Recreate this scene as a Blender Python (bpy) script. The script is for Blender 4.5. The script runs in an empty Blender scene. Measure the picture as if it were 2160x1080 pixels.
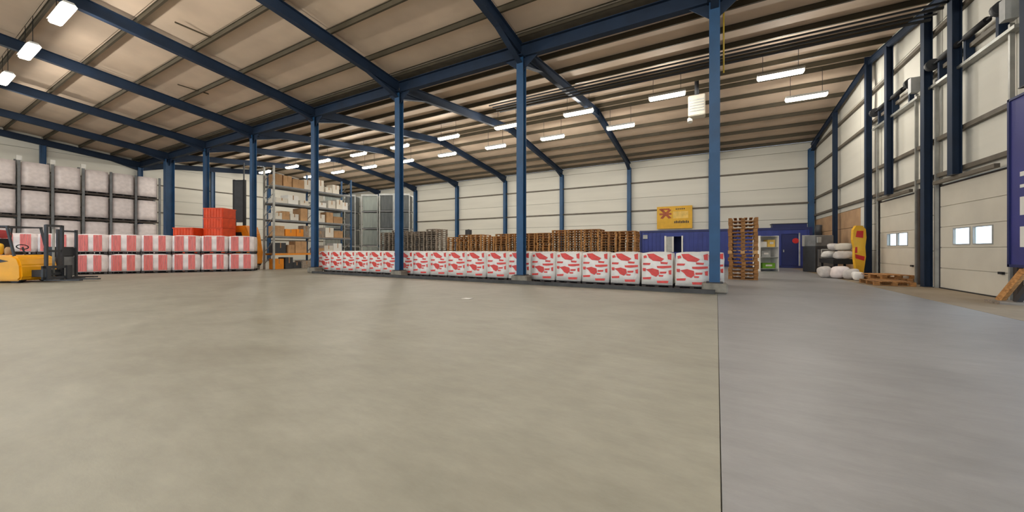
import bpy, bmesh, math, random
from mathutils import Vector, Matrix
random.seed(7)
S = bpy.context.scene
COL = S.collection
PI = math.pi

# ------------------------------------------------------------------ camera, sky, exposure
CAM_H = 1.2
YAW = math.radians(28.7)
F_PX = 758.0
cd = bpy.data.cameras.new('camera')
cam = bpy.data.objects.new('camera', cd)
COL.objects.link(cam)
cam.location = (0, 0, CAM_H)
cam.rotation_euler = (PI / 2, 0, YAW)
cd.sensor_width = 36
cd.lens = F_PX / 2160 * 36
cd.shift_y = -14 / 2160
cd.clip_start = 0.05
cd.clip_end = 500
S.camera = cam

w = bpy.data.worlds.new('sky')
S.world = w
w.use_nodes = True
wn = w.node_tree.nodes
bg = wn['Background']
bg.inputs['Color'].default_value = (0.64, 0.81, 1.0, 1)
bg.inputs['Strength'].default_value = 3.3

S.view_settings.view_transform = 'Standard'
S.view_settings.look = 'None'
S.view_settings.gamma = 1
S.view_settings.use_curve_mapping = False
S.view_settings.exposure = 0.0
S.cycles.max_bounces = 10
S.cycles.diffuse_bounces = 7
S.cycles.glossy_bounces = 4
S.cycles.sample_clamp_indirect = 4
S.cycles.use_denoising = True

LAMP_POWER = 225.0      # watts of each roof lamp
LAMP_GLOW = 12.0        # emission of its tubes
LAMP_COL = (1.0, 0.95, 0.86)

# daylight falling in through the two open dock doors (portals on the sky)
for y0, y1 in ((8.9, 11.9), (3.4, 6.6)):
    ld = bpy.data.lights.new('doorway_daylight', 'AREA')
    ld.shape = 'RECTANGLE'
    ld.size = 3.2
    ld.size_y = y1 - y0
    ld.cycles.is_portal = True
    lo = bpy.data.objects.new('doorway_daylight', ld)
    COL.objects.link(lo)
    lo.location = (6.75, (y0 + y1) / 2, 1.65)
    lo.rotation_euler = (0, PI / 2, 0)


ADDED_GATES = ((-7.0, 4.0), (-21.0, -10.0), (-35.0, -24.0))    # openings added to the unseen front wall so more daylight reaches roof and walls
for x0, x1 in ADDED_GATES:
    ld = bpy.data.lights.new('added_gate_daylight', 'AREA')
    ld.shape = 'RECTANGLE'
    ld.size = x1 - x0
    ld.size_y = 4.6
    ld.cycles.is_portal = True
    lo = bpy.data.objects.new('added_gate_daylight', ld)
    COL.objects.link(lo)
    lo.location = ((x0 + x1) / 2, -9.0, 2.3)
    lo.rotation_euler = (PI / 2, 0, 0)


# ------------------------------------------------------------------ helpers
def lin(c):
    return tuple(((v / 255) / 12.92 if v / 255 <= .04045 else ((v / 255 + .055) / 1.055) ** 2.4) for v in c)


def mat(name, rgb, rough=.6, metal=0., var=.12, scale=3., bump=0., rgb2=None, stretch=(1, 1, 1), detail=4, per_obj=0.):
    m = bpy.data.materials.new(name)
    m.use_nodes = True
    nt = m.node_tree
    N, L = nt.nodes, nt.links
    b = N['Principled BSDF']
    b.inputs['Roughness'].default_value = rough
    b.inputs['Metallic'].default_value = metal
    tc = N.new('ShaderNodeTexCoord')
    mp = N.new('ShaderNodeMapping')
    mp.inputs['Scale'].default_value = stretch
    L.new(tc.outputs['Object'], mp.inputs['Vector'])
    nz = N.new('ShaderNodeTexNoise')
    nz.inputs['Scale'].default_value = scale
    nz.inputs['Detail'].default_value = detail
    L.new(mp.outputs['Vector'], nz.inputs['Vector'])
    rp = N.new('ShaderNodeValToRGB')
    c = lin(rgb)
    c2 = lin(rgb2) if rgb2 else tuple(v * (1 - 2 * var) for v in c)
    c1 = c if rgb2 else tuple(min(1, v * (1 + var)) for v in c)
    rp.color_ramp.elements[0].position = .3
    rp.color_ramp.elements[1].position = .7
    rp.color_ramp.elements[0].color = (*c2, 1)
    rp.color_ramp.elements[1].color = (*c1, 1)
    L.new(nz.outputs['Fac'], rp.inputs['Fac'])
    out = rp.outputs['Color']
    if per_obj:
        oi = N.new('ShaderNodeObjectInfo')
        mr = N.new('ShaderNodeMapRange')
        mr.inputs['To Min'].default_value = 1 - per_obj
        mr.inputs['To Max'].default_value = 1 + per_obj
        L.new(oi.outputs['Random'], mr.inputs['Value'])
        mx = N.new('ShaderNodeVectorMath')
        mx.operation = 'SCALE'
        L.new(out, mx.inputs[0])
        L.new(mr.outputs['Result'], mx.inputs['Scale'])
        out = mx.outputs['Vector']
    L.new(out, b.inputs['Base Color'])
    if bump:
        bp = N.new('ShaderNodeBump')
        bp.inputs['Strength'].default_value = bump
        bp.inputs['Distance'].default_value = .02
        L.new(nz.outputs['Fac'], bp.inputs['Height'])
        L.new(bp.outputs['Normal'], b.inputs['Normal'])
    return m


def emis(name, rgb, s):
    m = mat(name, rgb)
    b = m.node_tree.nodes['Principled BSDF']
    b.inputs['Emission Color'].default_value = (*rgb_lin(rgb), 1)
    b.inputs['Emission Strength'].default_value = s
    return m


def rgb_lin(c):
    return lin(c)


class MB:
    """collects simple shapes and links them as one mesh object"""
    def __init__(self):
        self.bm = bmesh.new()

    def box(self, x0, x1, y0, y1, z0, z1, mi=0):
        v = [self.bm.verts.new(p) for p in ((x0, y0, z0), (x1, y0, z0), (x1, y1, z0), (x0, y1, z0),
                                            (x0, y0, z1), (x1, y0, z1), (x1, y1, z1), (x0, y1, z1))]
        for f in ((3, 2, 1, 0), (4, 5, 6, 7), (0, 1, 5, 4), (1, 2, 6, 5), (2, 3, 7, 6), (3, 0, 4, 7)):
            fc = self.bm.faces.new([v[i] for i in f])
            fc.material_index = mi
        return self

    def cbox(self, cx, cy, cz, sx, sy, sz, mi=0):
        return self.box(cx - sx / 2, cx + sx / 2, cy - sy / 2, cy + sy / 2, cz - sz / 2, cz + sz / 2, mi)

    def bar(self, a, b, wd, ht, mi=0, up=(0, 0, 1)):
        a, b = Vector(a), Vector(b)
        d = (b - a).normalized()
        s = d.cross(Vector(up)).normalized()
        u = s.cross(d).normalized()
        v = []
        for p in (a, b):
            for i, j in ((-1, -1), (1, -1), (1, 1), (-1, 1)):
                v.append(self.bm.verts.new(p + s * i * wd / 2 + u * j * ht / 2))
        for f in ((0, 1, 2, 3), (7, 6, 5, 4), (1, 0, 4, 5), (2, 1, 5, 6), (3, 2, 6, 7), (0, 3, 7, 4)):
            self.bm.faces.new([v[i] for i in f]).material_index = mi
        return self

    def ibeam(self, a, b, wd, ht, t=.02, up=(0, 0, 1)):
        """I section: web in the plane of up, flanges at its two edges"""
        a, b = Vector(a), Vector(b)
        d = (b - a).normalized()
        s = d.cross(Vector(up)).normalized()
        u = s.cross(d).normalized()
        o = u * (ht / 2 - t / 2)
        self.bar(a + o, b + o, wd, t, up=up)
        self.bar(a - o, b - o, wd, t, up=up)
        self.bar(a, b, t, ht - 2 * t, up=up)
        return self

    def tube(self, a, b, r, n=10, r2=None, mi=0):
        a, b = Vector(a), Vector(b)
        r2 = r if r2 is None else r2
        d = (b - a).normalized()
        s = d.orthogonal().normalized()
        u = d.cross(s)
        A, B = [], []
        for i in range(n):
            t = 2 * PI * i / n
            k = s * math.cos(t) + u * math.sin(t)
            A.append(self.bm.verts.new(a + k * r))
            B.append(self.bm.verts.new(b + k * r2))
        for i in range(n):
            f = self.bm.faces.new((A[i], A[(i + 1) % n], B[(i + 1) % n], B[i]))
            f.material_index = mi
            f.smooth = True
        self.bm.faces.new(A[::-1]).material_index = mi
        self.bm.faces.new(B).material_index = mi
        return self

    def poly(self, pts, mi=0):
        self.bm.faces.new([self.bm.verts.new(p) for p in pts]).material_index = mi
        return self

    def prism(self, pts, y0, y1, mi=0):
        """outline in x,z extruded along y"""
        A = [self.bm.verts.new((x, y0, z)) for x, z in pts]
        B = [self.bm.verts.new((x, y1, z)) for x, z in pts]
        n = len(pts)
        for i in range(n):
            self.bm.faces.new((A[i], A[(i + 1) % n], B[(i + 1) % n], B[i])).material_index = mi
        self.bm.faces.new(A[::-1]).material_index = mi
        self.bm.faces.new(B).material_index = mi
        return self

    def bevel(self, r, seg=2):
        bmesh.ops.bevel(self.bm, geom=self.bm.edges[:], offset=r, segments=seg, affect='EDGES', clamp_overlap=True)
        return self

    def mesh(self, name, mats):
        bmesh.ops.recalc_face_normals(self.bm, faces=self.bm.faces[:])
        me = bpy.data.meshes.new(name)
        self.bm.to_mesh(me)
        self.bm.free()
        for m in (mats if isinstance(mats, (list, tuple)) else [mats]):
            me.materials.append(m)
        return me

    def build(self, name, mats, parent=None, loc=(0, 0, 0), rz=0):
        return link(name, self.mesh(name, mats), parent, loc, rz)


def link(name, me, parent=None, loc=(0, 0, 0), rz=0):
    o = bpy.data.objects.new(name, me)
    COL.objects.link(o)
    o.location = loc
    o.rotation_euler = (0, 0, rz)
    if parent:
        o.parent = parent
    return o


def tag(o, label, cat, group=None, kind=None):
    o['label'] = label
    o['category'] = cat
    if group:
        o['group'] = group
    if kind:
        o['kind'] = kind
    return o


def thing(name, label, cat, loc=(0, 0, 0), rz=0, group=None):
    return tag(link(name, None, None, loc, rz), label, cat, group)


def copy_tree(o, parent=None):
    c = o.copy()
    COL.objects.link(c)
    if parent:
        c.parent = parent
    for ch in list(o.children):
        copy_tree(ch, c)
    return c


def struct(o):
    o['kind'] = 'structure'
    return o


ORD = ['first', 'second', 'third', 'fourth', 'fifth', 'sixth', 'seventh', 'eighth', 'ninth', 'tenth', 'eleventh',
       'twelfth', 'thirteenth', 'fourteenth', 'fifteenth', 'sixteenth', 'seventeenth', 'eighteenth', 'nineteenth',
       'twentieth', 'twenty-first']

# ------------------------------------------------------------------ materials
M = {}
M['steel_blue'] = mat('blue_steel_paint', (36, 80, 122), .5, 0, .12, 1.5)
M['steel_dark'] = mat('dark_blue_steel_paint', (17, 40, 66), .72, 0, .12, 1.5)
M['purlin'] = mat('purlin_galvanised', (78, 70, 54), .6, .1, .1, 2)
M['roof'] = mat('roof_sheet_cream', (214, 192, 170), .75, 0, .05, .8, .0, per_obj=.05)
M['wall'] = mat('cladding_off_white', (222, 219, 208), .6, 0, .03, .7, .0, stretch=(.3, .3, 3), per_obj=.02)
M['joint'] = mat('cladding_joint_grey', (120, 116, 105), .8)
M['rail'] = mat('sheeting_rail_brown_grey', (104, 96, 84), .6)
M['door'] = mat('door_panel_cream', (206, 200, 186), .55, 0, .04, 1.2)
M['door_frame'] = mat('door_frame_brown', (66, 56, 50), .6)
M['galv'] = mat('galvanised_steel', (165, 165, 160), .45, .4)
M['black'] = mat('black_rubber', (24, 24, 28), .7)
M['dark'] = mat('dark_grey_metal', (52, 54, 58), .55)
M['grey'] = mat('mid_grey_paint', (118, 120, 122), .55)
M['lgrey'] = mat('light_grey_paint', (176, 178, 176), .5)
M['white'] = mat('white_paint', (228, 226, 220), .5, 0, .04)
M['film'] = mat('white_stretch_film', (244, 240, 234), .3, 0, .05, 5, .25)
M['film_pink'] = mat('pinkish_white_film', (238, 226, 224), .35, 0, .07, 4, .2, per_obj=.04)
M['red_print'] = mat('red_print', (226, 74, 66), .4, 0, .1, 9)
M['pink_print'] = mat('faded_red_print', (230, 118, 112), .4, 0, .14, 7, stretch=(6, 6, .5))
M['pallet_dark'] = mat('dark_stained_pallet', (58, 54, 54), .8)
M['wood'] = mat('pallet_wood_brown', (192, 140, 82), .75, 0, .2, 4, .2, rgb2=(138, 92, 50), stretch=(1, 6, 6), per_obj=.22)
M['wood_light'] = mat('pallet_wood_pale', (220, 172, 112), .75, 0, .1, 4, stretch=(1, 6, 6))
M['wood_grey'] = mat('pallet_wood_weathered', (160, 146, 130), .8, 0, .2, 4, .2, rgb2=(112, 102, 92), stretch=(1, 6, 6), per_obj=.2)
M['concrete'] = mat('cast_concrete', (140, 134, 122), .85, 0, .2, 4, .4)
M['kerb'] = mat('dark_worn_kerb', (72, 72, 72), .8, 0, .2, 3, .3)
M['container'] = mat('container_blue', (48, 62, 138), .5, 0, .12, 1.5)
M['container_dark'] = mat('container_navy', (30, 40, 96), .5, 0, .12, 1.5)
M['banner_blue'] = mat('purple_blue_panel', (56, 58, 128), .5, 0, .08, 1.2)
M['yellow'] = mat('forklift_yellow', (246, 172, 12), .4, 0, .06, 2)
M['sign_yellow'] = mat('sign_yellow', (232, 178, 38), .5, 0, .06, 3)
M['sign_red'] = mat('sign_rust_red', (176, 84, 36), .5)
M['sign_pale'] = mat('sign_pale_patch', (240, 200, 100), .5)
M['orange'] = mat('truck_orange', (232, 140, 16), .45, 0, .08, 2)
M['crate_red'] = mat('orange_red_plastic', (226, 76, 28), .5, 0, .1, 3, per_obj=.1)
M['vest'] = mat('red_cloth', (186, 70, 70), .8)
M['green'] = mat('bright_green_plastic', (112, 168, 52), .5)
M['tan'] = mat('tan_plywood', (190, 154, 118), .7, 0, .08, 2, per_obj=.05)
M['carton'] = mat('brown_cardboard', (176, 138, 98), .8, 0, .1, 3, per_obj=.2)
M['carton_white'] = mat('white_cardboard', (214, 208, 196), .8, 0, .05, 3, per_obj=.1)
M['greywrap'] = mat('grey_green_wrapped_goods', (142, 150, 144), .35, .1, .12, 2.2, .2, stretch=(3, 3, .5), per_obj=.1)
M['darkwrap'] = mat('dark_grey_wrapped_goods', (84, 88, 88), .4, .1, .2, 2.2, .2, stretch=(3, 3, .5), per_obj=.2)
M['cable_yellow'] = mat('yellow_cable', (190, 160, 60), .5)
M['outside'] = mat('concrete_yard', (176, 176, 174), .9)
M['sack'] = mat('pale_sack', (206, 200, 196), .6, 0, .08, 6, .3)
M['red'] = mat('signal_red', (204, 34, 36), .5)
M['tube'] = emis('lamp_tubes', (255, 246, 230), LAMP_GLOW)

gm = bpy.data.materials.new('window_glass')
gm.use_nodes = True
gb = gm.node_tree.nodes['Principled BSDF']
gb.inputs['Base Color'].default_value = (.9, .96, 1, 1)
gb.inputs['Roughness'].default_value = .05
gb.inputs['Transmission Weight'].default_value = 1
gb.inputs['IOR'].default_value = 1.02
M['glass'] = gm


def floor_mat(name, rgb, rgb2, rough):
    m = bpy.data.materials.new(name)
    m.use_nodes = True
    N, L = m.node_tree.nodes, m.node_tree.links
    b = N['Principled BSDF']
    tc = N.new('ShaderNodeTexCoord')
    big = N.new('ShaderNodeTexNoise')
    big.inputs['Scale'].default_value = .55
    big.inputs['Detail'].default_value = 8
    big.inputs['Roughness'].default_value = .62
    big.inputs['Distortion'].default_value = .6
    L.new(tc.outputs['Object'], big.inputs['Vector'])
    mp = N.new('ShaderNodeMapping')
    mp.inputs['Scale'].default_value = (1, 2.6, 1)
    mp.inputs['Rotation'].default_value = (0, 0, .5)
    L.new(tc.outputs['Object'], mp.inputs['Vector'])
    fine = N.new('ShaderNodeTexNoise')
    fine.inputs['Scale'].default_value = 2.2
    fine.inputs['Detail'].default_value = 9
    fine.inputs['Roughness'].default_value = .7
    L.new(mp.outputs['Vector'], fine.inputs['Vector'])
    r1 = N.new('ShaderNodeValToRGB')
    r1.color_ramp.elements[0].position = .34
    r1.color_ramp.elements[1].position = .66
    r1.color_ramp.elements[0].color = (*lin(rgb2), 1)
    r1.color_ramp.elements[1].color = (*lin(rgb), 1)
    L.new(big.outputs['Fac'], r1.inputs['Fac'])
    r2 = N.new('ShaderNodeValToRGB')
    r2.color_ramp.elements[0].position = .3
    r2.color_ramp.elements[1].position = .7
    r2.color_ramp.elements[0].color = (.76, .76, .75, 1)
    r2.color_ramp.elements[1].color = (1.0, 1.0, 1.0, 1)
    L.new(fine.outputs['Fac'], r2.inputs['Fac'])
    mx = N.new('ShaderNodeMix')
    mx.data_type = 'RGBA'
    mx.blend_type = 'MULTIPLY'
    mx.inputs[0].default_value = 1
    L.new(r1.outputs['Color'], mx.inputs[6])
    L.new(r2.outputs['Color'], mx.inputs[7])
    L.new(mx.outputs[2], b.inputs['Base Color'])
    rr = N.new('ShaderNodeMapRange')
    rr.inputs['To Min'].default_value = rough - .08
    rr.inputs['To Max'].default_value = rough + .12
    L.new(fine.outputs['Fac'], rr.inputs['Value'])
    L.new(rr.outputs['Result'], b.inputs['Roughness'])
    bp = N.new('ShaderNodeBump')
    bp.inputs['Strength'].default_value = .25
    bp.inputs['Distance'].default_value = .01
    L.new(fine.outputs['Fac'], bp.inputs['Height'])
    L.new(bp.outputs['Normal'], b.inputs['Normal'])
    return m


M['floor'] = floor_mat('power_floated_concrete', (167, 164, 150), (150, 146, 132), .5)
M['floor_daylit'] = floor_mat('daylit_concrete', (158, 157, 158), (144, 143, 144), .42)  # grey tint stands for the cool daylight on the right-hand floor
M['apron'] = floor_mat('brownish_worn_concrete', (164, 148, 126), (138, 122, 100), .65)

# ------------------------------------------------------------------ building dimensions
VAL_Y = 11.4          # valley column line
BACK_Y = 31.4
SOUTH_Y = -8.6
RX = 6.35             # right wall
WX = -41.86           # far left wall
BAY = 6.0
COLX = [0.14 - BAY * k for k in range(7)]   # seven valley columns
Z_E, Z_R = 8.05, 9.2  # underside of the rafters at eave and ridge
RD = .42              # rafter depth


def roof_under(y):
    """underside of rafters at y"""
    c = 1.4 if y < VAL_Y else 21.4
    return Z_R - (Z_R - Z_E) * abs(y - c) / 10.0


# ------------------------------------------------------------------ floor
JX0, JX1 = 0.02, 0.22   # long joint, at y=0 and y=12
g = .003
fl = MB()
fl.box(WX - .3, RX + .3, SOUTH_Y - .3, BACK_Y + .3, -.30, -.05)
floor = struct(fl.build('floor', M['concrete']))


def slab(pts, m, z0=-.05, z1=0.):
    b = MB()
    A = [b.bm.verts.new((x, y, z0)) for x, y in pts]
    B = [b.bm.verts.new((x, y, z1)) for x, y in pts]
    n = len(pts)
    for i in range(n):
        b.bm.faces.new((A[i], A[(i + 1) % n], B[(i + 1) % n], B[i]))
    b.bm.faces.new(A[::-1])
    b.bm.faces.new(B)
    return b.build('slab', m, floor)


def jx(y):
    return JX0 + (JX1 - JX0) * y / 12


slab([(WX, SOUTH_Y), (jx(SOUTH_Y) - g, SOUTH_Y), (jx(VAL_Y) - g, VAL_Y - g), (WX, VAL_Y - g)], M['floor'])
slab([(jx(SOUTH_Y) + g, SOUTH_Y), (4.62, SOUTH_Y), (4.62, VAL_Y - g), (jx(VAL_Y) + g, VAL_Y - g)], M['floor_daylit'])
slab([(WX, VAL_Y + g), (jx(VAL_Y) - g, VAL_Y + g), (jx(BACK_Y) - g, BACK_Y), (WX, BACK_Y)], M['floor'])
slab([(jx(VAL_Y) + g, VAL_Y + g), (4.62, VAL_Y + g), (4.62, BACK_Y), (jx(BACK_Y) + g, BACK_Y)], M['floor_daylit'])
slab([(4.63, SOUTH_Y), (RX, SOUTH_Y), (RX, BACK_Y), (4.63, BACK_Y)], M['apron'])

gd = MB().box(RX + .3, 60, -60, 60, -.4, -.12).box(-80, RX + .3, -60, SOUTH_Y - .3, -.4, -.12)
struct(gd.build('ground', M['outside']))

# ------------------------------------------------------------------ walls
ZR = [0, 1.1, 2.2, 3.3, 4.4, 5.5, 6.75, 8.0, 8.6]


def wall(name, axis, pos, sgn, us, zs, holes=(), m=None, low=None, panels=True):
    """axis 'x': plane x=pos running along y. sgn: direction towards the outside"""
    back = MB()
    pans = []
    for i in range(len(us) - 1):
        for j in range(len(zs) - 1):
            u0, u1, z0, z1 = us[i], us[i + 1], zs[j], zs[j + 1]
            cu, cz = (u0 + u1) / 2, (z0 + z1) / 2
            if any(h[0] < cu < h[1] and h[2] < cz < h[3] for h in holes):
                continue
            a, b = pos + sgn * .06, pos + sgn * .26
            lo, hi = min(a, b), max(a, b)
            if axis == 'x':
                back.box(lo, hi, u0, u1, z0, z1)
            else:
                back.box(u0, u1, lo, hi, z0, z1)
            pans.append((u0, u1, z0, z1))
    wobj = struct(back.build(name, M['joint']))
    if panels:
        for u0, u1, z0, z1 in pans:
            mm = m or M['wall']
            if low and low(u0, u1, z0, z1):
                mm = M['tan']
            p = MB()
            e = .011
            a, b = pos, pos + sgn * .07
            lo, hi = min(a, b), max(a, b)
            if axis == 'x':
                p.box(lo, hi, u0 + e, u1 - e, z0 + e, z1 - e)
            else:
                p.box(u0 + e, u1 - e, lo, hi, z0 + e, z1 - e)
            p.build('cladding_panel', mm, wobj)
    return wobj


back_us = [WX - .26] + sorted(COLX) + [RX + .26]
wall('wall_back', 'y', BACK_Y, 1, back_us, ZR)
DOORS = [(17.5, 20.6, 0, 3.2), (13.1, 16.15, 0, 3.2)]
OPEN = [(8.9, 11.9, 0, 3.3), (3.4, 6.6, 0, 3.3)]
ys = [SOUTH_Y, -2, 3.4, 6.6, 8.9, 11.9, 13.1, 16.15, 17.5, 20.6, 23.0, 26.9, BACK_Y]
zs = [0, 1.1, 2.2, 3.2, 3.3, 4.6, 5.7, 6.8, 8.0, 8.6, 9.7]
wr = wall('wall_right', 'x', RX, 1, ys, [0, 1.15, 2.3, 3.2, 4.63, 6.75, 8.3, 9.9],
          [(a, b, 0, 3.2) for a, b, _, _ in DOORS + OPEN],
          low=lambda u0, u1, z0, z1: u0 >= 22.9 and z1 <= 3.3)
wall('wall_left', 'x', WX, -1, [SOUTH_Y, -3.6, 1.4, 6.4, VAL_Y, 16.4, 21.4, 26.4, BACK_Y], [0, 1.1, 2.2, 3.3, 4.4, 5.5, 6.75, 8.3, 9.9])
wall('wall_front', 'y', SOUTH_Y, -1, [WX - .26, -35, -24, -21, -10, -7, 4, RX + .26], [0, 4.6, 8.6], [(a, b, 0, 4.6) for a, b in ADDED_GATES])

# rails on the walls: each its own part
bw = bpy.data.objects['wall_back']
for z in (4.4, 6.75):
    MB().box(WX, RX, BACK_Y - .07, BACK_Y - .002, z - .06, z + .06).build('sheeting_rail', M['rail'], bw)
lw = bpy.data.objects['wall_left']
for z in (2.2, 4.4, 6.75):
    MB().box(WX + .002, WX + .07, SOUTH_Y, BACK_Y, z - .05, z + .05).build('sheeting_rail', M['rail'], lw)
for z, y0, y1 in ((3.5, 13.0, 31.3), (4.63, SOUTH_Y, 31.3), (6.75, SOUTH_Y, 31.3), (8.05, 9.0, 31.3)):
    MB().box(RX - .12, RX - .002, y0, y1, z - .06, z + .06).build('sheeting_rail', M['rail'], wr)
for y in (17.38, 16.3):
    MB().box(RX - .10, RX - .002, y - .09, y + .09, 0, 3.25).build('door_jamb', M['door_frame'], wr)
for y in (20.72, 12.98):
    MB().box(RX - .10, RX - .002, y - .09, y + .09, 0, 3.25).build('door_jamb', M['door_frame'], wr)

# ------------------------------------------------------------------ roof
zsheet = .62           # sheet above rafter underside
ce = MB()
for yc in (1.4, 21.4):
    for s in (-1, 1):
        y0, y1 = yc, yc + s * 10
        a, b = Z_R + zsheet + .03, Z_E + zsheet + .03
        v = [(WX - .3, y0, a), (RX + .3, y0, a), (RX + .3, y1, b), (WX - .3, y1, b)]
        ce.poly(v)
        ce.poly([(x, y, z + .12) for x, y, z in v][::-1])
ceiling = struct(ce.build('ceiling', M['joint']))
xs = [WX] + sorted(COLX) + [RX]
NS = 6
slope = math.atan2(Z_R - Z_E, 10)
for yc in (1.4, 21.4):
    for s in (-1, 1):
        for i in range(len(xs) - 1):
            for k in range(NS):
                t0, t1 = k / NS, (k + 1) / NS
                y0, y1 = yc + s * 10 * t0, yc + s * 10 * t1
                z0 = Z_R + (Z_E - Z_R) * t0 + zsheet
                z1 = Z_R + (Z_E - Z_R) * t1 + zsheet
                e = .008
                p = MB()
                for dz in (0, .02):
                    p.poly([(xs[i] + e, y0 + s * e, z0 + dz), (xs[i + 1] - e, y0 + s * e, z0 + dz),
                            (xs[i + 1] - e, y1 - s * e, z1 + dz), (xs[i] + e, y1 - s * e, z1 + dz)])
                p.build('roof_panel', M['roof'], ceiling)
for yc in (1.4, 21.4):
    for dy in (-9.6, -8.35, -6.7, -5.05, -3.4, -1.75, -.35, .35, 1.75, 3.4, 5.05, 6.7, 8.35, 9.6):
        y = yc + dy
        z = roof_under(y) + zsheet - .11
        hh = .2
        MB().ibeam((WX, y, z), (RX, y, z), .07, hh, .012).build('purlin', M['purlin'], ceiling)
# valley gutter
MB().box(WX, RX, VAL_Y - .45, VAL_Y + .45, Z_E + zsheet - .06, Z_E + zsheet - .02).build('gutter', M['rail'], ceiling)

# ------------------------------------------------------------------ structural steel
# valley columns
plinths = []
for k, x in enumerate(COLX):
    wd = .26 if k < 6 else .5
    lab = ('blue steel column at the right end of the printed white bales' if k == 0 else
           '%s blue steel column along the valley from the right%s' % (ORD[k], ', wider than its neighbours' if k == 6 else ''))
    t = thing('steel_column', lab, 'column', (x, VAL_Y, 0), 0, 'blue columns under the roof valley')
    MB().ibeam((0, 0, .3), (0, 0, Z_E - .06), wd, wd, .022, up=(0, 1, 0)).build('shaft', M['steel_blue'], t)
    MB().cbox(0, 0, .29, wd + .14, wd + .14, .025).build('base_plate', M['dark'], t)
    MB().cbox(0, 0, Z_E - .05, wd + .1, wd + .3, .03).build('cap_plate', M['steel_dark'], t)
    p = MB()
    p.cbox(0, 0, .14, .62, .46, .28)
    p.bevel(.04, 1)
    p.build('plinth', M['concrete'], t)
    h = MB()
    for s in (-1, 1):
        h.prism([(0, Z_E - .55), (s * .13 + s * .5, Z_E - .04), (0, Z_E - .04)], -.012, .012)
    h.build('gusset', M['steel_dark'], t)

# valley beams between columns, one per bay
ends = [RX] + COLX + [WX]
for k in range(len(ends) - 1):
    a, b = ends[k], ends[k + 1]
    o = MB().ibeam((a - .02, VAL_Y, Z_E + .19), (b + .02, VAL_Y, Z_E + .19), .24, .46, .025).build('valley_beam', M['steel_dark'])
    tag(o, 'dark blue valley beam, %s bay from the right, on the column heads' % ORD[k], 'beam', 'valley beams')

# rafters: one frame piece per grid line and hall (both slopes)
for hall, yc, hn in ((0, 1.4, 'near'), (1, 21.4, 'far')):
    for k, x in enumerate([RX - .2] + COLX + [WX + .2]):
        t = thing('roof_rafter', '%s dark blue roof rafter from the right over the %s hall' % (ORD[k], hn), 'rafter',
                  (x, yc, 0), 0, 'rafters over the %s hall' % hn)
        for s in (-1, 1):
            z0, z1 = Z_R + RD / 2, Z_E + RD / 2
            y1 = s * 9.98
            gd_ = k == 0
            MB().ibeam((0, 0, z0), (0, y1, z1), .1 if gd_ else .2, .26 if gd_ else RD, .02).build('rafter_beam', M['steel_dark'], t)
            hb = MB()   # haunch under the eave end
            pts = [(s * 9.95, Z_E + .02), (s * 8.3, Z_E + .02 + (Z_R - Z_E) * .165), (s * 9.95, Z_E - .28)]
            A = [hb.bm.verts.new((-.012, py, pz)) for py, pz in pts]
            B = [hb.bm.verts.new((.012, py, pz)) for py, pz in pts]
            for i in range(3):
                hb.bm.faces.new((A[i], A[(i + 1) % 3], B[(i + 1) % 3], B[i]))
            hb.bm.faces.new(A[::-1])
            hb.bm.faces.new(B)
            hb.bar((0, pts[1][0], pts[1][1]), (0, pts[2][0], pts[2][1]), .2, .02)
            hb.build('haunch', M['steel_dark'], t)
        MB().cbox(0, 0, Z_R + RD / 2, .24, .04, RD + .1).build('ridge_plate', M['steel_dark'], t)

# columns against the back wall
for k, x in enumerate([RX - .25] + COLX):
    t = thing('wall_column', '%s blue column from the right against the back wall' % ORD[k], 'column',
              (x, BACK_Y - .2, 0), 0, 'blue columns against the back wall')
    MB().ibeam((0, 0, .02), (0, 0, Z_E), .30, .32, .02, up=(0, 1, 0)).build('shaft', M['steel_blue'], t)
    MB().cbox(0, 0, .01, .38, .38, .02).build('base_plate', M['dark'], t)
# posts on the left gable wall
for k, (y, x) in enumerate([(VAL_Y, WX + .26), (16.4, WX + .26), (21.4, WX + .26), (26.4, WX + .26), (6.4, WX + .26)]):
    t = thing('gable_post', ['blue post on the far left wall in line with the valley columns',
                             'second blue post from the valley on the far left wall',
                             'blue post under the ridge on the far left wall',
                             'blue post nearest the back corner on the far left wall',
                             'blue post behind the tall white wrapped racks at far left'][k], 'column', (x, y, 0), 0, 'posts on the far left wall')
    MB().ibeam((0, 0, .02), (0, 0, roof_under(y) - .02), .28, .28, .02, up=(0, 1, 0)).build('shaft', M['steel_blue'], t)
    MB().cbox(0, 0, .01, .38, .38, .02).build('base_plate', M['dark'], t)
# posts on the right gable wall (two stop on a door lintel)
for y, z0, w_, lab in ((25.95, 0, .16, 'blue post on the right wall between the tan panels'),
                       (21.25, 0, .2, 'blue post on the right wall behind the yellow standing board'),
                       (19.2, 3.3, .2, 'short blue post standing above the smaller far dock door'),
                       (16.45, 0, .22, 'thick dark blue post between the two closed dock doors'),
                       (14.95, 3.3, .24, 'short blue post standing above the nearer dock door'),
                       (12.2, 4.75, .26, 'blue post above the purple-blue panel at the right edge')):
    t = thing('gable_post', lab, 'column', (RX - .24, y, z0), 0, 'posts on the right wall')
    hgt = roof_under(y) + .1 - z0
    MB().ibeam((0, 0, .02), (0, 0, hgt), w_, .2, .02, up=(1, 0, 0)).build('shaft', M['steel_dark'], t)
    MB().cbox(0, 0, .01, .21, w_ + .06, .02).build('base_plate', M['dark'], t)
    if z0 == 3.3:
        MB().box(.0, .1, -1.6, 1.15, -.1, 0).build('lintel', M['rail'], t)

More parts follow.
